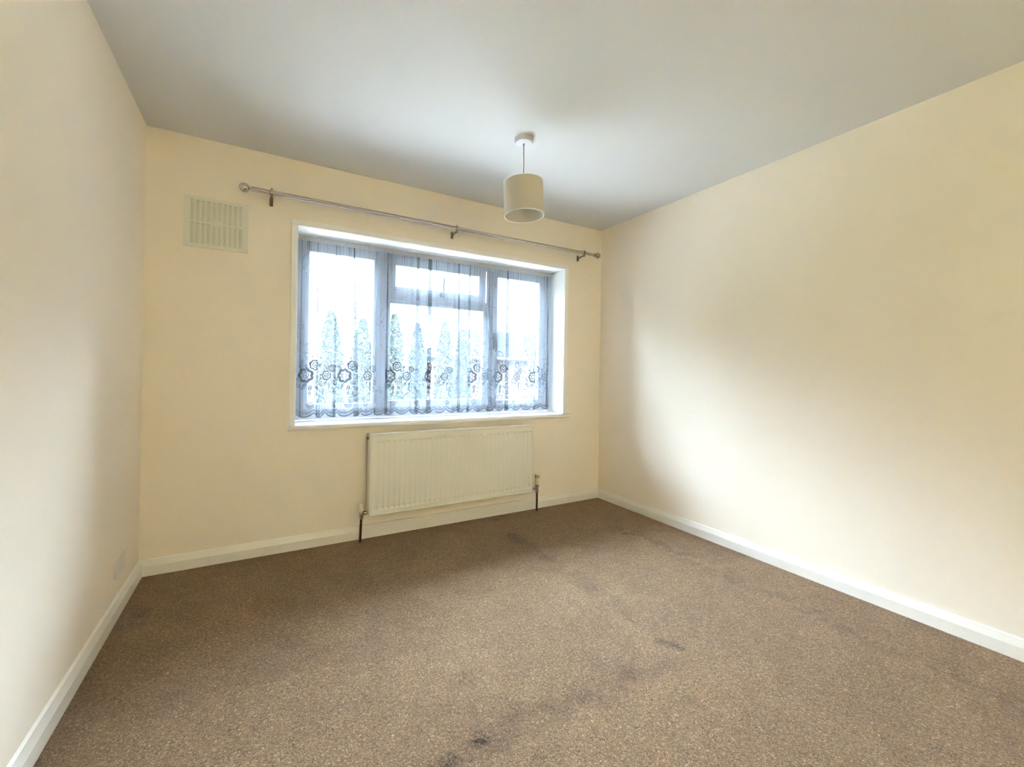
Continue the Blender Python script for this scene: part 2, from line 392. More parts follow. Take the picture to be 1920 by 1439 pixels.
# ------------------------------------------------------------------ net curtain on its white rod
rod = thing('net_curtain_rod', 'thin white rod across the top of the window reveal carrying the net', 'curtain rod', (1.766, .175, 1.985))
obj('rod', LT([(.0085, 0), (.0085, OX1-.008-.742)], (.740, .175, 1.984), (1, 0, 0), 20), M_reveal, rod, smooth=True)
for xa, s in ((.736, 1), (2.796, -1)):
    obj('end_cap', LT([(.0095, 0), (.0095, .010)], (xa, .175, 1.984), (s, 0, 0), 20), M_upvc, rod, smooth=True)

NC = thing('net_curtain', 'white floral lace net curtain with a scalloped hem hanging inside the window', 'curtain', (1.766, .175, .79))
XA, XB = .748, 2.785
ZT = 1.974
# pleats where the cloth doubles back: (x, width at top, width at hem, lean)
PLEATS = [(.872, .004, .012, .01), (.985, .003, .020, .0), (1.115, .008, .042, .03), (1.255, .004, .010, 0), (1.335, .004, .022, 0), (1.56, .016, .026, .0),
          (1.655, .030, .040, .0), (1.895, .008, .030, .01), (1.985, .014, .018, .0), (2.165, .003, .008, 0), (2.335, .014, .030, .0), (2.62, .003, .006, 0), (2.74, .006, .012, 0)]
for x, w in ((.815, .004), (.905, .0035), (.945, .003), (1.05, .004), (1.165, .003), (1.20, .0035), (1.44, .004), (1.475, .003), (1.515, .003), (1.60, .004), (1.72, .003), (1.80, .004), (1.85, .003),
             (1.94, .003), (2.06, .0035), (2.10, .003), (2.26, .003), (2.30, .003), (2.42, .004), (2.48, .0025), (2.56, .0035), (2.68, .003), (2.765, .004)):
    PLEATS.append((x, w, .0004, 0))
PLEATS.sort()
rng = random.Random(3)
NU, NV = 2200, 60
def path(v):
    """polyline of the cloth at height fraction v (0 top .. 1 hem): xs, ys at NU stations of the cloth's own length"""
    px, py = [XA], [.0]
    base = 0
    for (x, wt, wb, ln) in PLEATS:
        w = wt+(wb-wt)*v**.8; xc = x-ln*v*.0+ln*(v-.5)
        k = min(1, w/.008); px += [xc+w/2, xc-w/2, xc+w/2+.001]; py += [-.010*k, .003*k, .010*k]
        # after a pleat the cloth returns to the plane
        px += [xc+w/2+.012]; py += [.0]
    px.append(XB); py.append(0)
    return px, py
# fixed stations: reference lengths measured at v = .5 so that the pattern runs straight down
def stations():
    px, py = path(.6); seg = [math.hypot(px[i+1]-px[i], py[i+1]-py[i]) for i in range(len(px)-1)]
    tot = sum(seg); knots = [0]
    for s in seg: knots.append(knots[-1]+s/tot)
    return np.array(knots), tot
KN, CLOTH = stations()
US = np.linspace(0, 1, NU)
wv = [(rng.uniform(30, 85), rng.uniform(0, 6.28), rng.uniform(.3, 1)) for _ in range(8)]
fine = [(rng.uniform(150, 420), rng.uniform(0, 6.28)) for _ in range(6)]
G = np.zeros((NV, NU, 3))
def hem(s):      # z of the scalloped edge at cloth length s (metres)
    fr_ = (s/.112) % 1.0
    return .7905 + .030*np.abs(2*fr_-1)**2.2
for j in range(NV):
    v = j/(NV-1)
    px, py = path(v)
    x = np.interp(US, KN, px); y = np.interp(US, KN, py)
    # soften the turns
    k = np.ones(5)/5; xs = np.convolve(np.pad(x, 2, 'edge'), k, 'valid'); ys = np.convolve(np.pad(y, 2, 'edge'), k, 'valid')
    amp = .0025+.0105*min(1, v*1.8)
    w = sum(a*np.sin(fq*US*CLOTH+ph+.5*v) for fq, ph, a in wv)/2.0
    fi = sum(np.sin(fq*US*CLOTH+ph) for fq, ph in fine)/3.0*(.0035*math.exp(-v*9)+.0003)
    ys = ys*(.4+.6*min(1, v*4))+amp*w+fi
    zh = hem(US*CLOTH)
    z = ZT+(zh-ZT)*(v**1.0)
    G[j, :, 0] = np.clip(xs, XA, XB); G[j, :, 1] = .170+ys; G[j, :, 2] = z
SAG = .0
G[:, :, 1] = np.clip(G[:, :, 1], .128, .226)
def grid_mesh(name, Gr, m, parent):
    nv, nu = Gr.shape[:2]; me = bpy.data.meshes.new(name)
    vs = Gr.reshape(-1, 3)
    i = np.arange(nv-1)[:, None]*nu+np.arange(nu-1)[None, :]
    fs = np.stack([i, i+1, i+nu+1, i+nu], -1).reshape(-1, 4)
    me.from_pydata(vs.tolist(), [], fs.tolist()); me.materials.append(m)
    me.polygons.foreach_set('use_smooth', [True]*len(me.polygons))
    o = bpy.data.objects.new(name, me); C.objects.link(o); o.parent = parent
    o.matrix_parent_inverse = Matrix.Translation(parent.location).inverted(); return o
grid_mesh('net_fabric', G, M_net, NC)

TH = np.diff(US).mean()
def S(s, z, off=.0012):
    """cloth length s (m) and height z -> point just on the room side of the cloth"""
    uu = min(max(s/CLOTH, 0), 1)*(NU-1); i = min(int(uu), NU-2); fu = uu-i
    zh = float(hem(s)); v = min(max((ZT-z)/(ZT-zh), 0), 1)*(NV-1); j = min(int(v), NV-2); fv = v-j
    p = (G[j, i]*(1-fu)+G[j, i+1]*fu)*(1-fv)+(G[j+1, i]*(1-fu)+G[j+1, i+1]*fu)*fv
    return (p[0], p[1]-off, max(z, float(zh)) if z >= zh else z)
class Pat:
    def __init__(s): s.v = []; s.f = []
    def poly(s, pts):
        n = len(s.v); s.v += [S(a, b) for a, b in pts]; s.f.append(tuple(range(n, n+len(pts))))
    def stroke(s, pts, w, closed=False):
        n = len(pts); L_, R_ = [], []
        for i in range(n):
            a = pts[(i-1) % n] if closed or i > 0 else pts[i]; b = pts[(i+1) % n] if closed or i < n-1 else pts[i]
            dx, dy = b[0]-a[0], b[1]-a[1]; l = math.hypot(dx, dy) or 1
            ww = (w[i] if isinstance(w, list) else w)*(.5 if w > .005 else .75)
            L_.append((pts[i][0]-dy/l*ww, pts[i][1]+dx/l*ww)); R_.append((pts[i][0]+dy/l*ww, pts[i][1]-dx/l*ww))
        for i in range(n if closed else n-1):
            j = (i+1) % n; s.poly([L_[i], R_[i], R_[j], L_[j]])
    def leaf(s, x, z, l, a, w=.38):
        ca, sa = math.cos(a), math.sin(a)
        for sd in (1, -1):
            pts = [(0, 0)]+[(t*l, sd*(w*l*math.sin(math.pi*t)**.8*.5+.0008)) for t in (.15, .35, .55, .75, .9)]+[(l, 0)]+[(t*l, sd*.0012) for t in (.8, .5, .2)]
            s.poly([(x+p*ca-q*sa, z+p*sa+q*ca) for p, q in pts])
    def star(s, x, z, r, n=6, a0=0.2):
        for k in range(n):
            a = a0+2*math.pi*k/n; s.leaf1(x+math.cos(a)*r*.25, z+math.sin(a)*r*.25, r*.75, a)
    def leaf1(s, x, z, l, a, w=.42):
        ca, sa = math.cos(a), math.sin(a)
        pts = [(0, 0)]+[(t*l, w*l*math.sin(math.pi*t)*.5) for t in (.25, .5, .8)]+[(l, 0)]+[(t*l, -w*l*math.sin(math.pi*t)*.5) for t in (.8, .5, .25)]
        s.poly([(x+p*ca-q*sa, z+p*sa+q*ca) for p, q in pts])
    def rose(s, x, z, r, w=.008, a0=0):
        n = 48
        ring = lambda rr, lob, am, ph: [(x+math.cos(t)*rr*(1+am*abs(math.sin(lob*t/2+ph))), z+math.sin(t)*rr*(1+am*abs(math.sin(lob*t/2+ph)))) for t in [2*math.pi*i/n for i in range(n)]]
        s.stroke(ring(r*.74, 7, .26, a0), w*r/.032, True)
        s.stroke(ring(r*.36, 5, .25, a0+1), .004*r/.032, True)
        s.stroke([(x+math.cos(t)*r*.16*(t/5), z+math.sin(t)*r*.16*(t/5)) for t in [i*.6 for i in range(11)]], .0035*r/.032)
    def vine(s, x, z, l, a, curl=6, w=.0016):
        pts = []; px, pz, aa = x, z, a
        for i in range(22):
            pts.append((px, pz)); aa += curl*l/22*(1+i*.06)/l*.25 if l else 0
            px += math.cos(aa)*l/22; pz += math.sin(aa)*l/22
        s.stroke(pts, w)
PT = Pat()
def s_at(x, v=.85):
    """cloth length at the front-most fold nearest to x"""
    j = int(v*(NV-1)); d = np.abs(G[j, :, 0]-x)+np.maximum(0, G[j, :, 1]-.165)*.5
    return float(np.argmin(d))/(NU-1)*CLOTH
BQ = [s_at(x) for x in (.83, 1.07, 1.385, 1.655, 2.03, 2.275, 2.63, .95, 1.22, 1.50, 1.80, 2.15, 2.45, 2.73)]; PER = CLOTH/7.0
for k in range(14):
    s0 = BQ[k]; K = 1.30 if k < 7 else .92
    fx = lambda d: s0+d*K
    fz = lambda z: 1.075+(z-1.0)*K
    # bouquet: two roses, star flowers and leaves
    PT.rose(fx(-.020), fz(.998), .036*K, .0095*K); PT.rose(fx(.024), fz(1.052), .027*K, .007*K, 1)
    for dx, z, r, n_ in ((-.040, 1.062, .015, 6), (.004, 1.105, .012, 6), (.044, .985, .016, 7), (.022, .962, .014, 6), (.052, .930, .012, 6), (-.012, 1.085, .011, 6), (.050, 1.02, .012, 5)):
        PT.star(fx(dx), fz(z), r*K, n_, z*9)
    for (dx, z, l, a) in ((-.010, 1.035, .028, 2.2), (-.036, 1.036, .026, 2.6), (.0, 1.05, .022, 1.4), (.056, 1.045, .024, .5), (.010, 1.085, .018, 1.2),
                          (-.015, .958, .036, 3.9), (.004, .952, .036, 4.6), (.024, .945, .028, 5.4), (-.055, .975, .020, 3.3), (-.060, .960, .020, 4.0), (.062, .96, .022, 5.8), (.006, .92, .026, 4.3), (.02, .915, .024, 5.2),
                          (-.064, .985, .016, 2.8), (.066, 1.0, .018, .1), (-.004, 1.12, .014, 1.9), (.012, 1.125, .012, 1.1)):
        PT.leaf(fx(dx), fz(z), l*K, a, .42)
    for (dx, z, l, a, cu) in ((-.02, .935, .08, 4.0, -9), (.05, .91, .09, 4.9, 9), (-.05, .99, .10, 3.4, 7), (-.02, 1.09, .06, 2.4, -9), (.03, 1.13, .10, 1.9, 5), (.0, .90, .06, 4.4, 10)):
        PT.vine(fx(dx), fz(z), l, a, cu, .0026)
    if k > 6: continue
    # border roses, bows and small flowers
    for dx, rr in ((0, .020), (PER*.5, .018)):
        PT.rose(s0+dx+.004, .872, rr, .006)
        for a in (.3, 1.2, 2.0, 2.9): PT.leaf(s0+dx+.004+math.cos(a)*rr, .872+math.sin(a)*rr, .017, a)
    for dx in (.075, -.105):
        PT.star(s0+dx, .907, .011, 5); PT.star(s0+dx+.014, .900, .010, 5); PT.vine(s0+dx, .90, .03, -1, 8)
    PT.star(s0+.12, .975, .011); PT.star(s0-.13, .96, .012, 7)
    # light sprays over the upper net
    for dx, z in ((-.10, 1.30), (.10, 1.34), (-.13, 1.46), (.04, 1.55), (.14, 1.72), (-.05, 1.78)):
        PT.star(s0+dx, z, .013, 7, z); PT.star(s0+dx+.012, z+.024, .009, 6)
        PT.leaf1(s0+dx-.018, z-.020, .012, 3.5); PT.leaf1(s0+dx+.010, z-.026, .013, 5.2); PT.leaf1(s0+dx+.03, z-.012, .011, 5.8); PT.leaf1(s0+dx-.030, z-.008, .008, 3.2)
        PT.vine(s0+dx+.01, z-.03, .11, 4.9, 5, .0014); PT.vine(s0+dx-.01, z+.03, .12, 1.7, -5, .0014)
    # speckled ground of the border
    for q in range(90):
        a, z = s0+rng.uniform(-.5, .5)*PER, .845+.30*rng.random()**1.4
        PT.leaf1(a, z, rng.uniform(.003, .007), rng.uniform(0, 6.3), .6)
# scalloped edge: thick outline, inner echo of small scallops
n = int(CLOTH/.0035)
ss = [CLOTH*i/n for i in range(n+1)]
PT.stroke([(s, float(hem(s))+.0035) for s in ss], .0065)
PT.stroke([(s, float(hem(s))+.024+.0045*abs(math.sin(s/.112*math.pi*5))) for s in ss], .0052)
q = 0
while q*.112 < CLOTH:
    PT.star(q*.112+.056, .836, .013, 7); PT.leaf1(q*.112+.030, .838, .012, 2.4); PT.leaf1(q*.112+.082, .838, .012, .7)
    for d in (.04, .05, .062, .072): PT.leaf1(q*.112+d, .822, .006, 1.5, .8)
    q += 1
me = bpy.data.meshes.new('lace_pattern'); me.from_pydata(PT.v, [], PT.f); me.materials.append(M_lace)
lo = bpy.data.objects.new('lace_pattern', me); C.objects.link(lo); lo.parent = NC; lo.matrix_parent_inverse = Matrix.Translation(NC.location).inverted()
lo['label'] = 'dense white roses, leaves and scalloped edging worked into the net'
# gathered heading wound round the rod
hg = np.zeros((9, 1300, 3)); uu = np.linspace(0, 1, 1300)
ruf = sum(np.sin(fq*uu*CLOTH*1.3+ph) for fq, ph in fine)/3
for j in range(9):
    t = j/8
    hg[j, :, 0] = XA+.002+(XB-XA-.004)*uu
    hg[j, :, 1] = .1605+.0022*ruf*(.3+abs(t-.5))
    hg[j, :, 2] = 1.992-.034*t+(.0015*ruf if j in (0, 8) else 0)
grid_mesh('heading', hg, M_tape, NC)

# ------------------------------------------------------------------ steel curtain pole
PX, PY, PZ = 1.76, -.092, 2.137
CP = thing('curtain_pole', 'satin steel curtain pole with ball finials mounted above the window', 'curtain pole', (PX, 0, PZ))
obj('pole', LT([(.0150, 0), (.0150, .004), (.0142, .005), (.0142, 1.25), (.0138, 1.252)], (.486, PY, PZ), (1, 0, 0), 32), M_steel, CP, smooth=True)
obj('inner_pole', LT([(.0122, 0), (.0122, 1.31)], (1.738, PY, PZ), (1, 0, 0), 32), M_steel, CP, smooth=True)
def ball(x, s, r):
    prof = [(.0055, 0), (.0055, .009), (.011, .010), (.011, .012)]
    prof += [(r*math.sin(a), .012+r*.86-r*math.cos(a)) for a in [math.pi*(.14+.86*i/24) for i in range(24)]] + [(0, .012+r*.86+r)]
    return LT(prof, (x, PY, PZ), (s, 0, 0), 36, caps=False)
obj('finial', ball(.487, -1, .0265), M_steel, CP, smooth=True)
obj('finial', ball(3.046, 1, .0265), M_steel, CP, smooth=True)
obj('end_collar', LT([(.0145, 0), (.0155, .002), (.0155, .012), (.0145, .014)], (3.034, PY, PZ), (1, 0, 0), 28), M_steel, CP, smooth=True)
for bx in (.588, 1.756, 2.935):
    R_ = .0150 if bx < 1.7 else .0135
    bm = bmesh.new()
    lathe(bm, [(R_+.0002, -.006), (R_+.0045, -.006), (R_+.0045, .006), (R_+.0002, .006)], (bx, PY, PZ), (1, 0, 0), 28, caps=False)
    box(bm, bx-.006, bx+.006, PY-.003, PY+.003, PZ+R_+.003, PZ+R_+.011)
    ring = obj('bracket_ring', bm, M_steel, CP, smooth=True)
    bm = bmesh.new()
    # arm: a flat strap sweeping from the wall plate out under the pole
    pts = [(0, 2.096), (-.012, 2.108), (-.030, 2.116), (-.055, 2.118), (PY+.004, PZ-R_-.003)]
    A_ = [(p[0], p[1]) for p in pts]
    for (a, b) in zip(A_, A_[1:]):
        prism(bm, [(a[0], a[1]), (b[0], b[1]), (b[0], b[1]-.005), (a[0], a[1]-.005)], bx-.006, bx+.006, lambda t, p, q: (t, p, q))
    box(bm, bx-.009, bx+.009, -.005, 0, 2.088, 2.136)
    obj('bracket', bm, M_dark, CP)
    obj('screw', LT([(.004, 0), (.004, .002), (.002, .003)], (bx, -.005, 2.126), (0, -1, 0), 12), M_steel, CP)
    obj('thumb_screw', LT([(.003, 0), (.003, .008), (.005, .009), (.005, .013)], (bx+.001, PY, PZ-R_-.003), (0, 0, -1), 12), M_dark, CP)

# ------------------------------------------------------------------ radiator
RX0, RX1, RZ0, RZ1, RY = 1.170, 2.436, .165, .700, -.100
RD = thing('radiator', 'long white ribbed panel radiator on the wall under the window', 'radiator', (1.80, 0, RZ0))
P0, PN, PP = 1.212, 34, (2.405-1.212)/33
def rh(x, z):
    """depth of the pressed front below its outer bead"""
    e = min(x-RX0, RX1-x, z-RZ0, RZ1-z)
    h = 0.0
    if e < .004: h = .004-e
    elif .0085 < e < .0125: h = .0035
    elif e >= .0125: h = .0012
    if e > .02:
        k = (x-P0)/PP; fr_ = k-round(k)
        if -.6 < k < PN-.4:
            prof = max(0, min(1, (.40-abs(fr_))/.13))
            tz = max(0, min(1, (z-.200)/.010))*max(0, min(1, (.652-z)/.010))
            h += .0019*prof*tz*(1+1.5*max(0, 1-min(abs(z-.2105), abs(z-.6415))/.014))
    return h
xs = [RX0, RX0+.002, RX0+.004, RX0+.008, RX0+.009, RX0+.012, RX0+.013, RX0+.02]
for k in range(PN):
    c = P0+k*PP; xs += [c+PP*d for d in (-.41, -.27, -.1, .1, .27, .41)]
xs += [RX1-.02, RX1-.013, RX1-.012, RX1-.009, RX1-.008, RX1-.004, RX1-.002, RX1]
xs = sorted(xs)
zs = [RZ0, RZ0+.002, RZ0+.004, RZ0+.008, RZ0+.009, RZ0+.012, RZ0+.013, .199, .2105, .218, .225, .30, .42, .54, .627, .634, .6415, .653, RZ1-.013, RZ1-.012, RZ1-.009, RZ1-.008, RZ1-.004, RZ1-.002, RZ1]
bm = bmesh.new()
V = [[bm.verts.new((x, RY+rh(x, z), z)) for x in xs] for z in zs]
for j in range(len(zs)-1):
    for i in range(len(xs)-1): bm.faces.new((V[j][i], V[j][i+1], V[j+1][i+1], V[j+1][i]))
# returned edge
back = [[bm.verts.new((x, RY+.018, z)) for x in (RX0, RX1)] for z in (RZ0, RZ1)]
bm.faces.new([V[0][i] for i in range(len(xs))][::-1]+[back[0][0], back[0][1]])
bm.faces.new([V[-1][i] for i in range(len(xs))]+[back[1][1], back[1][0]])
bm.faces.new([V[j][0] for j in range(len(zs))]+[back[1][0], back[0][0]])
bm.faces.new([V[j][-1] for j in range(len(zs))][::-1]+[back[0][1], back[1][1]])
bm.faces.new([back[0][0], back[0][1], back[1][1], back[1][0]])
obj('front_panel', bm, M_rad, RD)
obj('side_cover', B(RX0-.0005, RX0+.0015, RY+.018, -.030, RZ0+.012, RZ1-.004), M_rad, RD)
obj('side_cover', B(RX1-.0015, RX1+.0005, RY+.018, -.030, RZ0+.012, RZ1-.004), M_rad, RD)
bm = bmesh.new(); x = RX0+.004
while x < RX1-.006:                                   # the corrugated top grille
    box(bm, x, x+.0045, RY+.018, -.034, RZ1-.016, RZ1-.003); x += .0105
box(bm, RX0+.0015, RX1-.0015, -.034, -.030, RZ1-.020, RZ1-.002)
obj('top_grille', bm, M_rad, RD)
bm = bmesh.new(); box(bm, RX0+.012, RX1-.012, -.046, -.034, RZ0+.02, RZ1-.02); obj('back_panel', bm, M_rad, RD)
bm = bmesh.new(); x = RX0+.03
while x < RX1-.03:
    box(bm, x, x+.002, RY+.0185, -.0465, RZ0+.04, RZ1-.03); x += .025
obj('convector_fins', bm, M_rad, RD)
for bx in (1.34, 2.27):
    for zz in (RZ0+.05, RZ1-.12): obj('wall_bracket', B(bx-.015, bx+.015, -.033, -.0015, zz, zz+.04), M_rad, RD)
obj('bleed_valve', LT([(.011, 0), (.011, .006), (.0065, .007), (.0065, .013), (.003, .014)], (RX0-.0005, -.058, .668), (-1, 0, 0), 6), M_brass, RD)

def valve(px, side, big, label, name='radiator_valve'):
    """px pipe x, side +1 when the radiator is to the right of the pipe"""
    vy = -.070; rxe = RX0-.001 if side > 0 else RX1+.001
    V_ = thing(name, label, 'radiator valve', (px, vy, 0), 'radiator valves')
    obj('copper_pipe', LT([(.0078, 0), (.0078, .160)], (px+(-.004 if side > 0 else .0), vy, 0.0), (.03 if side > 0 else .0, 0, 1), 20), M_copper, V_, smooth=True)
    bm = bmesh.new(); px2 = px+(.001 if side > 0 else 0)
    lathe(bm, [(.0115, .150), (.0130, .152), (.0130, .166), (.0105, .168), (.0105, .172), (.0125, .176), (.0125, .196), (.010, .200), (.010, .206)], (px2, vy, 0), (0, 0, 1), 20)
    obj('valve_body', bm, M_brass, V_, smooth=True)
    L_ = abs(rxe-px2)
    bm = bmesh.new()
    lathe(bm, [(.0075, .004), (.0075, L_*.35), (.0125, L_*.36), (.0125, L_*.72), (.008, L_*.74), (.008, L_)], (px2, vy, .186), (side, 0, 0), 6 if False else 20)
    obj('tail_nut', bm, M_brass, V_, smooth=True)
    if big:
        bm = bmesh.new()
        lathe(bm, [(.0150, .2065), (.0185, .214), (.0185, .262), (.0172, .266), (.0172, .290), (.0150, .293), (.006, .293), (.006, .287)], (px2, vy, 0), (0, 0, 1), 28)
        cap = obj('thermostatic_head', bm, M_cap, V_, smooth=True)
        bm = bmesh.new()
        for k in range(12):
            a = 2*math.pi*k/12+.2; c, s_ = math.cos(a), math.sin(a)
            m0 = Matrix.Translation((px2+c*.0168, vy+s_*.0168, .277)) @ Matrix.Rotation(a, 4, 'Z')
            for v in box(bm, -.0010, .0012, -.0018, .0018, -.010, .012): v.co = m0 @ v.co
        g = obj('grip_slots', bm, M_black, None); g.parent = cap; g.matrix_parent_inverse = Matrix.Identity(4)
        obj('collar', LT([(.0135, .200), (.0160, .204), (.0175, .2125), (.0175, .2155)], (px2, vy, 0), (0, 0, 1), 24), M_dark, V_, smooth=True)
    else:
        obj('cap', LT([(.0150, .2035), (.0152, .206), (.0140, .222), (.0118, .248), (.0105, .252), (0, .2525)], (px2, vy, 0), (0, 0, 1), 24), M_cap, V_, smooth=True)
    obj('nut', LT([(.0140, .153), (.0140, .164)], (px2, vy, 0), (0, 0, 1), 6), M_brass, V_)
valve(1.127, 1, False, 'radiator valve with small tapered cream cap at the left end of the radiator')
valve(2.497, -1, True, 'radiator valve with slotted thermostatic head at the right end of the radiator')

# ------------------------------------------------------------------ air vent
VX0, VX1, VZ0, VZ1 = .166, .472, 1.786, 2.067
AV = thing('air_vent', 'square cream plastic air vent on the wall left of the window', 'air vent', ((VX0+VX1)/2, 0, VZ0))
vw, vh = VX1-VX0, VZ1-VZ0
cols = [(.13+.0826*k) for k in range(10)]; sw = .0148
cuts = []
for k, c in enumerate(cols):
    xc = VX0+c*vw; short = k in (4, 5)
    cuts.append((xc-sw/2, xc+sw/2, VZ1-(.43 if short else .48)*vh, VZ1-.075*vh))
    cuts.append((xc-sw/2, xc+sw/2, VZ1-.93*vh, VZ1-(.565 if short else .525)*vh))
xe = sorted({VX0, VX1} | {round(c[i], 6) for c in cuts for i in (0, 1)}); ze = sorted({VZ0, VZ1} | {round(c[i], 6) for c in cuts for i in (2, 3)})
bm = bmesh.new(); yf, yb = -.0125, -.0030
def solid(i, j):
    if i < 0 or j < 0 or i >= len(xe)-1 or j >= len(ze)-1: return False
    cx_, cz_ = (xe[i]+xe[i+1])/2, (ze[j]+ze[j+1])/2
    return not any(c[0] < cx_ < c[1] and c[2] < cz_ < c[3] for c in cuts)
for i in range(len(xe)-1):
    for j in range(len(ze)-1):
        if not solid(i, j): continue
        a, b, c, d = xe[i], xe[i+1], ze[j], ze[j+1]
        Q = lambda *p: bm.faces.new([bm.verts.new(q) for q in p])
        Q((a, yf, c), (b, yf, c), (b, yf, d), (a, yf, d)); Q((a, yb, c), (b, yb, c), (b, yb, d), (a, yb, d))
        if not solid(i-1, j): Q((a, yf, c), (a, yb, c), (a, yb, d), (a, yf, d))
        if not solid(i+1, j): Q((b, yf, c), (b, yb, c), (b, yb, d), (b, yf, d))
        if not solid(i, j-1): Q((a, yf, c), (b, yf, c), (b, yb, c), (a, yb, c))
        if not solid(i, j+1): Q((a, yf, d), (b, yf, d), (b, yb, d), (a, yb, d))
bmesh.ops.remove_doubles(bm, verts=bm.verts, dist=1e-6)
obj('grille_plate', bm, M_vent, AV)
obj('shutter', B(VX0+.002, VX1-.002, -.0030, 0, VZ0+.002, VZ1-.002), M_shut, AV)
bm = bmesh.new(); mx_, mz_ = (VX0+VX1)/2, VZ1-.497*vh
box(bm, mx_-.016, mx_+.016, -.0150, -.0126, mz_-.010, mz_+.010); obj('shutter_knob', bm, M_vent, AV, bevel=.001)
for sxx in (VX0+.012, VX1-.012):
    for szz in (VZ0+.012, VZ1-.012): obj('screw_head', LT([(.0035, 0), (.0035, .0008), (.002, .0014)], (sxx, -.0126, szz), (0, -1, 0), 10), M_vent, AV)

# ------------------------------------------------------------------ blank double plate, low on the left wall
tag(obj('wall_plate', B(0, .007, -.437, -.288, .172, .262), M_socket, None, bevel=.002), 'plain pale blank double wall plate low on the left wall near the corner', 'wall plate')

# ------------------------------------------------------------------ pendant lamp
LX, LY = 1.790, -.924
PLM = thing('pendant_lamp', 'cream drum shade pendant lamp hanging from the ceiling', 'pendant lamp', (LX, LY, H))
obj('ceiling_rose', LT([(.0, -.030), (.020, -.0295), (.046, -.027), (.0505, -.022), (.0515, -.004), (.0515, 0)], (LX, LY, H), (0, 0, 1), 48, caps=False), M_plastic, PLM, smooth=True)
bm = bmesh.new(); tube(bm, [(LX, LY, H-.029), (LX+.001, LY, H-.08), (LX+.0015, LY, H-.12), (LX, LY, H-.20), (LX, LY, 2.150)], .0030, 10)
obj('cord', bm, M_cord, PLM, smooth=True)
obj('cord_grip', LT([(.006, 0), (.0045, -.012), (.0032, -.016)], (LX, LY, H-.029), (0, 0, 1), 16), M_plastic, PLM, smooth=True)
SR, SZ0, SZ1 = .1085, 1.974, 2.157
bm = bmesh.new()
lathe(bm, [(SR, 0), (SR, SZ1-SZ0), (SR-.0016, SZ1-SZ0), (SR-.0016, 0), (SR, 0)], (LX, LY, SZ0), (0, 0, 1), 72, caps=False)
bmesh.ops.remove_doubles(bm, verts=bm.verts, dist=1e-6)
sh = obj('lamp_shade', bm, M_shade, PLM, smooth=True)
for z in (SZ0, SZ1):
    bm = bmesh.new(); n = 72
    pts = [(LX+math.cos(2*math.pi*i/n)*(SR-.0006), LY+math.sin(2*math.pi*i/n)*(SR-.0006), z) for i in range(n+1)]
    tube(bm, pts, .0021, 8)
    rr = obj('rim', bm, M_reveal, None, smooth=True); rr.parent = sh; rr.matrix_parent_inverse = Matrix.Identity(4)
bm = bmesh.new()
for k in range(3):
    a = k*2*math.pi/3+.4; tube(bm, [(LX+math.cos(a)*.022, LY+math.sin(a)*.022, 2.115), (LX+math.cos(a)*(SR-.003), LY+math.sin(a)*(SR-.003), 2.153)], .0016, 8)
tube(bm, [(LX+math.cos(2*math.pi*i/24)*.022, LY+math.sin(2*math.pi*i/24)*.022, 2.115) for i in range(25)], .0016, 8)
sp_o = obj('shade_carrier', bm, M_reveal, None, smooth=True); sp_o.parent = sh; sp_o.matrix_parent_inverse = Matrix.Identity(4)
tl = Matrix.Translation((LX, LY, SZ1)) @ Matrix.Rotation(math.radians(-2.6), 4, Vector((1.24, 1.98, 0)).normalized()) @ Matrix.Translation((-LX, -LY, -SZ1))
for o in [sh]+list(sh.children): o.data.transform(tl)     # the shade hangs a little askew
obj('lamp_holder', LT([(.004, .030), (.012, .022), (.0145, .010), (.0145, -.020), (.0195, -.021), (.0195, -.030)], (LX, LY, 2.150), (0, 0, 1), 28), M_plastic, PLM, smooth=True)
obj('bulb', LT([(.011, 0), (.012, -.010), (.020, -.028), (.026, -.045), (.024, -.062), (.014, -.070), (0, -.073)], (LX, LY, 2.120), (0, 0, 1), 28, caps=False), M_reveal, PLM, smooth=True)

# ------------------------------------------------------------------ outside
M_ground = paint('pale_paving_ground', (.25, .25, .245), .9, .0, .12, 1.2)
M_fence = paint('weathered_fence_timber', (.06, .055, .05), .8, .2, .2, 9)
M_leafA = paint('dark_conifer_leaf', (.014, .024, .017), .6, .3, .5, 3)
M_leafB = paint('pale_garden_leaf', (.022, .032, .020), .6, .3, .4, 3)
M_bark = paint('brown_bark', (.14, .10, .07), .9, .1, .3, 12)
M_brick = brick_mat('red_brick_wall', (.040, .028, .025), (.034, .024, .022), (.05, .048, .046), .225, .075)
M_tile = brick_mat('grey_roof_tiles', (.010, .0115, .0135), (.0075, .009, .011), (.006, .007, .008), .30, .28)
GZ = -2.7
M_lawn = paint('dull_green_field', (.03, .038, .024), .95, .0, .3, .8)
g = struct('ground', B(-60, 60, -60, 9.0, GZ-.2, GZ), M_ground)
struct('lawn', B(-60, 60, 9.0, 90, GZ-.2, GZ-.005), M_lawn)

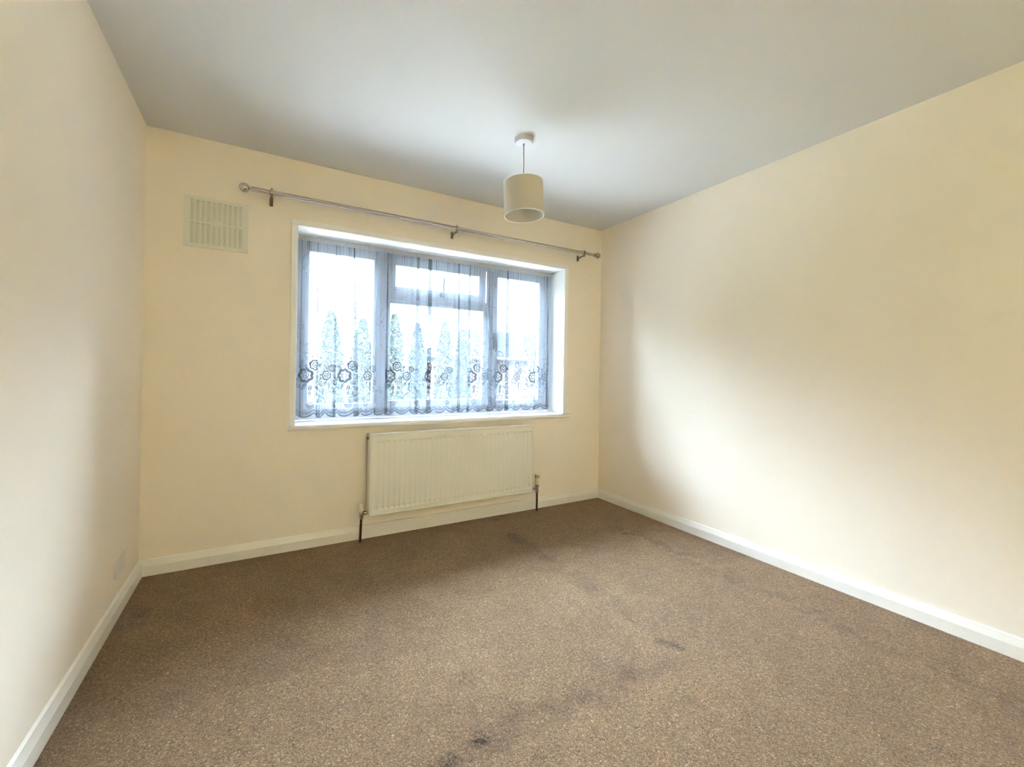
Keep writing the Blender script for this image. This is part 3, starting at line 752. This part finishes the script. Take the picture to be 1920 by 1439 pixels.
def tree(name, x, y, top, rad, m, label, seed, conifer=True, cards=3800, group=None):
    rg = np.random.RandomState(seed)
    t = thing(name, label, 'tree', (x, y, GZ), group)
    bm = bmesh.new(); h = top-GZ
    tube(bm, [(x, y, GZ), (x+.03, y, GZ+h*.4), (x, y, GZ+h*.85)], [.12, .09, .03], 10)
    for k in range(14):
        a = rg.uniform(0, 6.28); zz = GZ+h*rg.uniform(.2, .85); l = rad*.6*(1-.7*(zz-GZ)/h if conifer else .9)
        tube(bm, [(x, y, zz), (x+math.cos(a)*l*.5, y+math.sin(a)*l*.5, zz+.15), (x+math.cos(a)*l, y+math.sin(a)*l, zz+.3)], [.03, .02, .008], 6)
    obj('trunk', bm, M_bark, t)
    vs, fs = [], []
    for k in range(cards):
        v = rg.uniform(0.06, 1)**.8; a = rg.uniform(0, 6.28)
        R0 = rad*((1-v**6*.85) if conifer else math.sqrt(max(.02, 1-(2*v-1)**2)))
        R0 *= .82+.08*math.sin(a*5+v*17)+.07*math.sin(a*9-v*31)
        r = R0*rg.uniform(.35, 1)**.4
        zz = (GZ+.2+(h-.2)*v) if conifer else (GZ+h*.3+h*.7*v)
        c = np.array([x+math.cos(a)*r, y+math.sin(a)*r, zz]); s = rg.uniform(.022, .055)*(1 if conifer else 1.4)
        e1 = rg.normal(size=3); e1 /= np.linalg.norm(e1); e2 = np.cross(e1, rg.normal(size=3)); e2 /= np.linalg.norm(e2)
        n0 = len(vs); vs += [(c+e1*s).tolist(), (c+e2*s*.45).tolist(), (c-e1*s).tolist(), (c-e2*s*.45).tolist()]; fs.append((n0, n0+1, n0+2, n0+3))
    me = bpy.data.meshes.new('foliage'); me.from_pydata(vs, [], fs); me.materials.append(m)
    o = bpy.data.objects.new('foliage', me); C.objects.link(o); o.parent = t; o.matrix_parent_inverse = Matrix.Translation(t.location).inverted()
HG = 'row of conifers across the garden'
for (tx, ty, tt, tr, lb) in ((1.15, 8.3, 2.20, .42, 'leftmost conifer of the garden row, half behind the left window frame'), (1.98, 8.0, 2.50, .40, 'conifer with the first peak from the left, behind the net curtain'),
                         (2.78, 8.3, 2.42, .40, 'dark conifer in the right half of the left pane'), (3.52, 8.0, 2.55, .36, 'conifer hidden mostly by the left window mullion'),
                         (4.22, 8.3, 2.40, .34, 'conifer at the left edge of the middle pane'), (4.90, 8.0, 2.46, .34, 'conifer left of centre in the middle pane'), (5.56, 8.3, 2.30, .32, 'rightmost conifer of the row, next to the house')):
    tree('conifer_tree', tx, ty, tt, tr, M_leafA, lb, int(tx*100), cards=12000, group=HG)
tree('garden_tree', 11.6, 13.0, 2.75, .85, M_leafB, 'pale bushy tree outside, seen at the right edge of the window', 5, conifer=False)
tree('garden_tree', 7.3, 12.0, 3.30, .75, M_leafB, 'sparse light tree in front of the house, seen below the fanlight', 6, conifer=False, cards=700)

# neighbouring house, brick with tiled roof
hx0, hx1, hy0, hy1 = 9.2, 22.0, 16.5, 24.0; ez, rz = 1.95, 3.60
HS = thing('neighbouring_house', 'house with a long tiled roof across the garden, seen through the right panes', 'house', ((hx0+hx1)/2, (hy0+hy1)/2, GZ))
obj('brick_walls', B(hx0, hx1, hy0, hy1, GZ, ez), M_brick, HS)
bm = bmesh.new(); ym = (hy0+hy1)/2; e0, e1, f0, f1 = hx0-.3, hx1+.3, hy0-.4, hy1+.4
vv = [bm.verts.new(p) for p in ((e0, f0, ez-.1), (e1, f0, ez-.1), (e1, f1, ez-.1), (e0, f1, ez-.1), (hx0+1.9, ym, rz), (hx1-1.9, ym, rz))]
for q in ((0, 1, 5, 4), (1, 2, 5), (2, 3, 4, 5), (3, 0, 4), (0, 3, 2, 1)): bm.faces.new([vv[i] for i in q])
obj('tiled_roof', bm, M_tile, HS)
obj('gutter', B(hx0-.25, hx1+.25, hy0-.45, hy0-.33, ez-.22, ez-.10), M_fence, HS)
obj('chimney', B(18.2, 19.0, 19.9, 20.7, ez, 4.3), M_brick, HS)
for xw in (10.2, 13.2, 16.4):
    for zw in (-.1,):
        o = obj('house_window', B(xw, xw+1.5, hy0-.05, hy0, zw, zw+1.15), M_fence, HS)
        pn = obj('house_pane', B(xw+.08, xw+1.42, hy0-.058, hy0-.051, zw+.08, zw+1.07), M_black, None); pn.parent = o; pn.matrix_parent_inverse = Matrix.Identity(4)
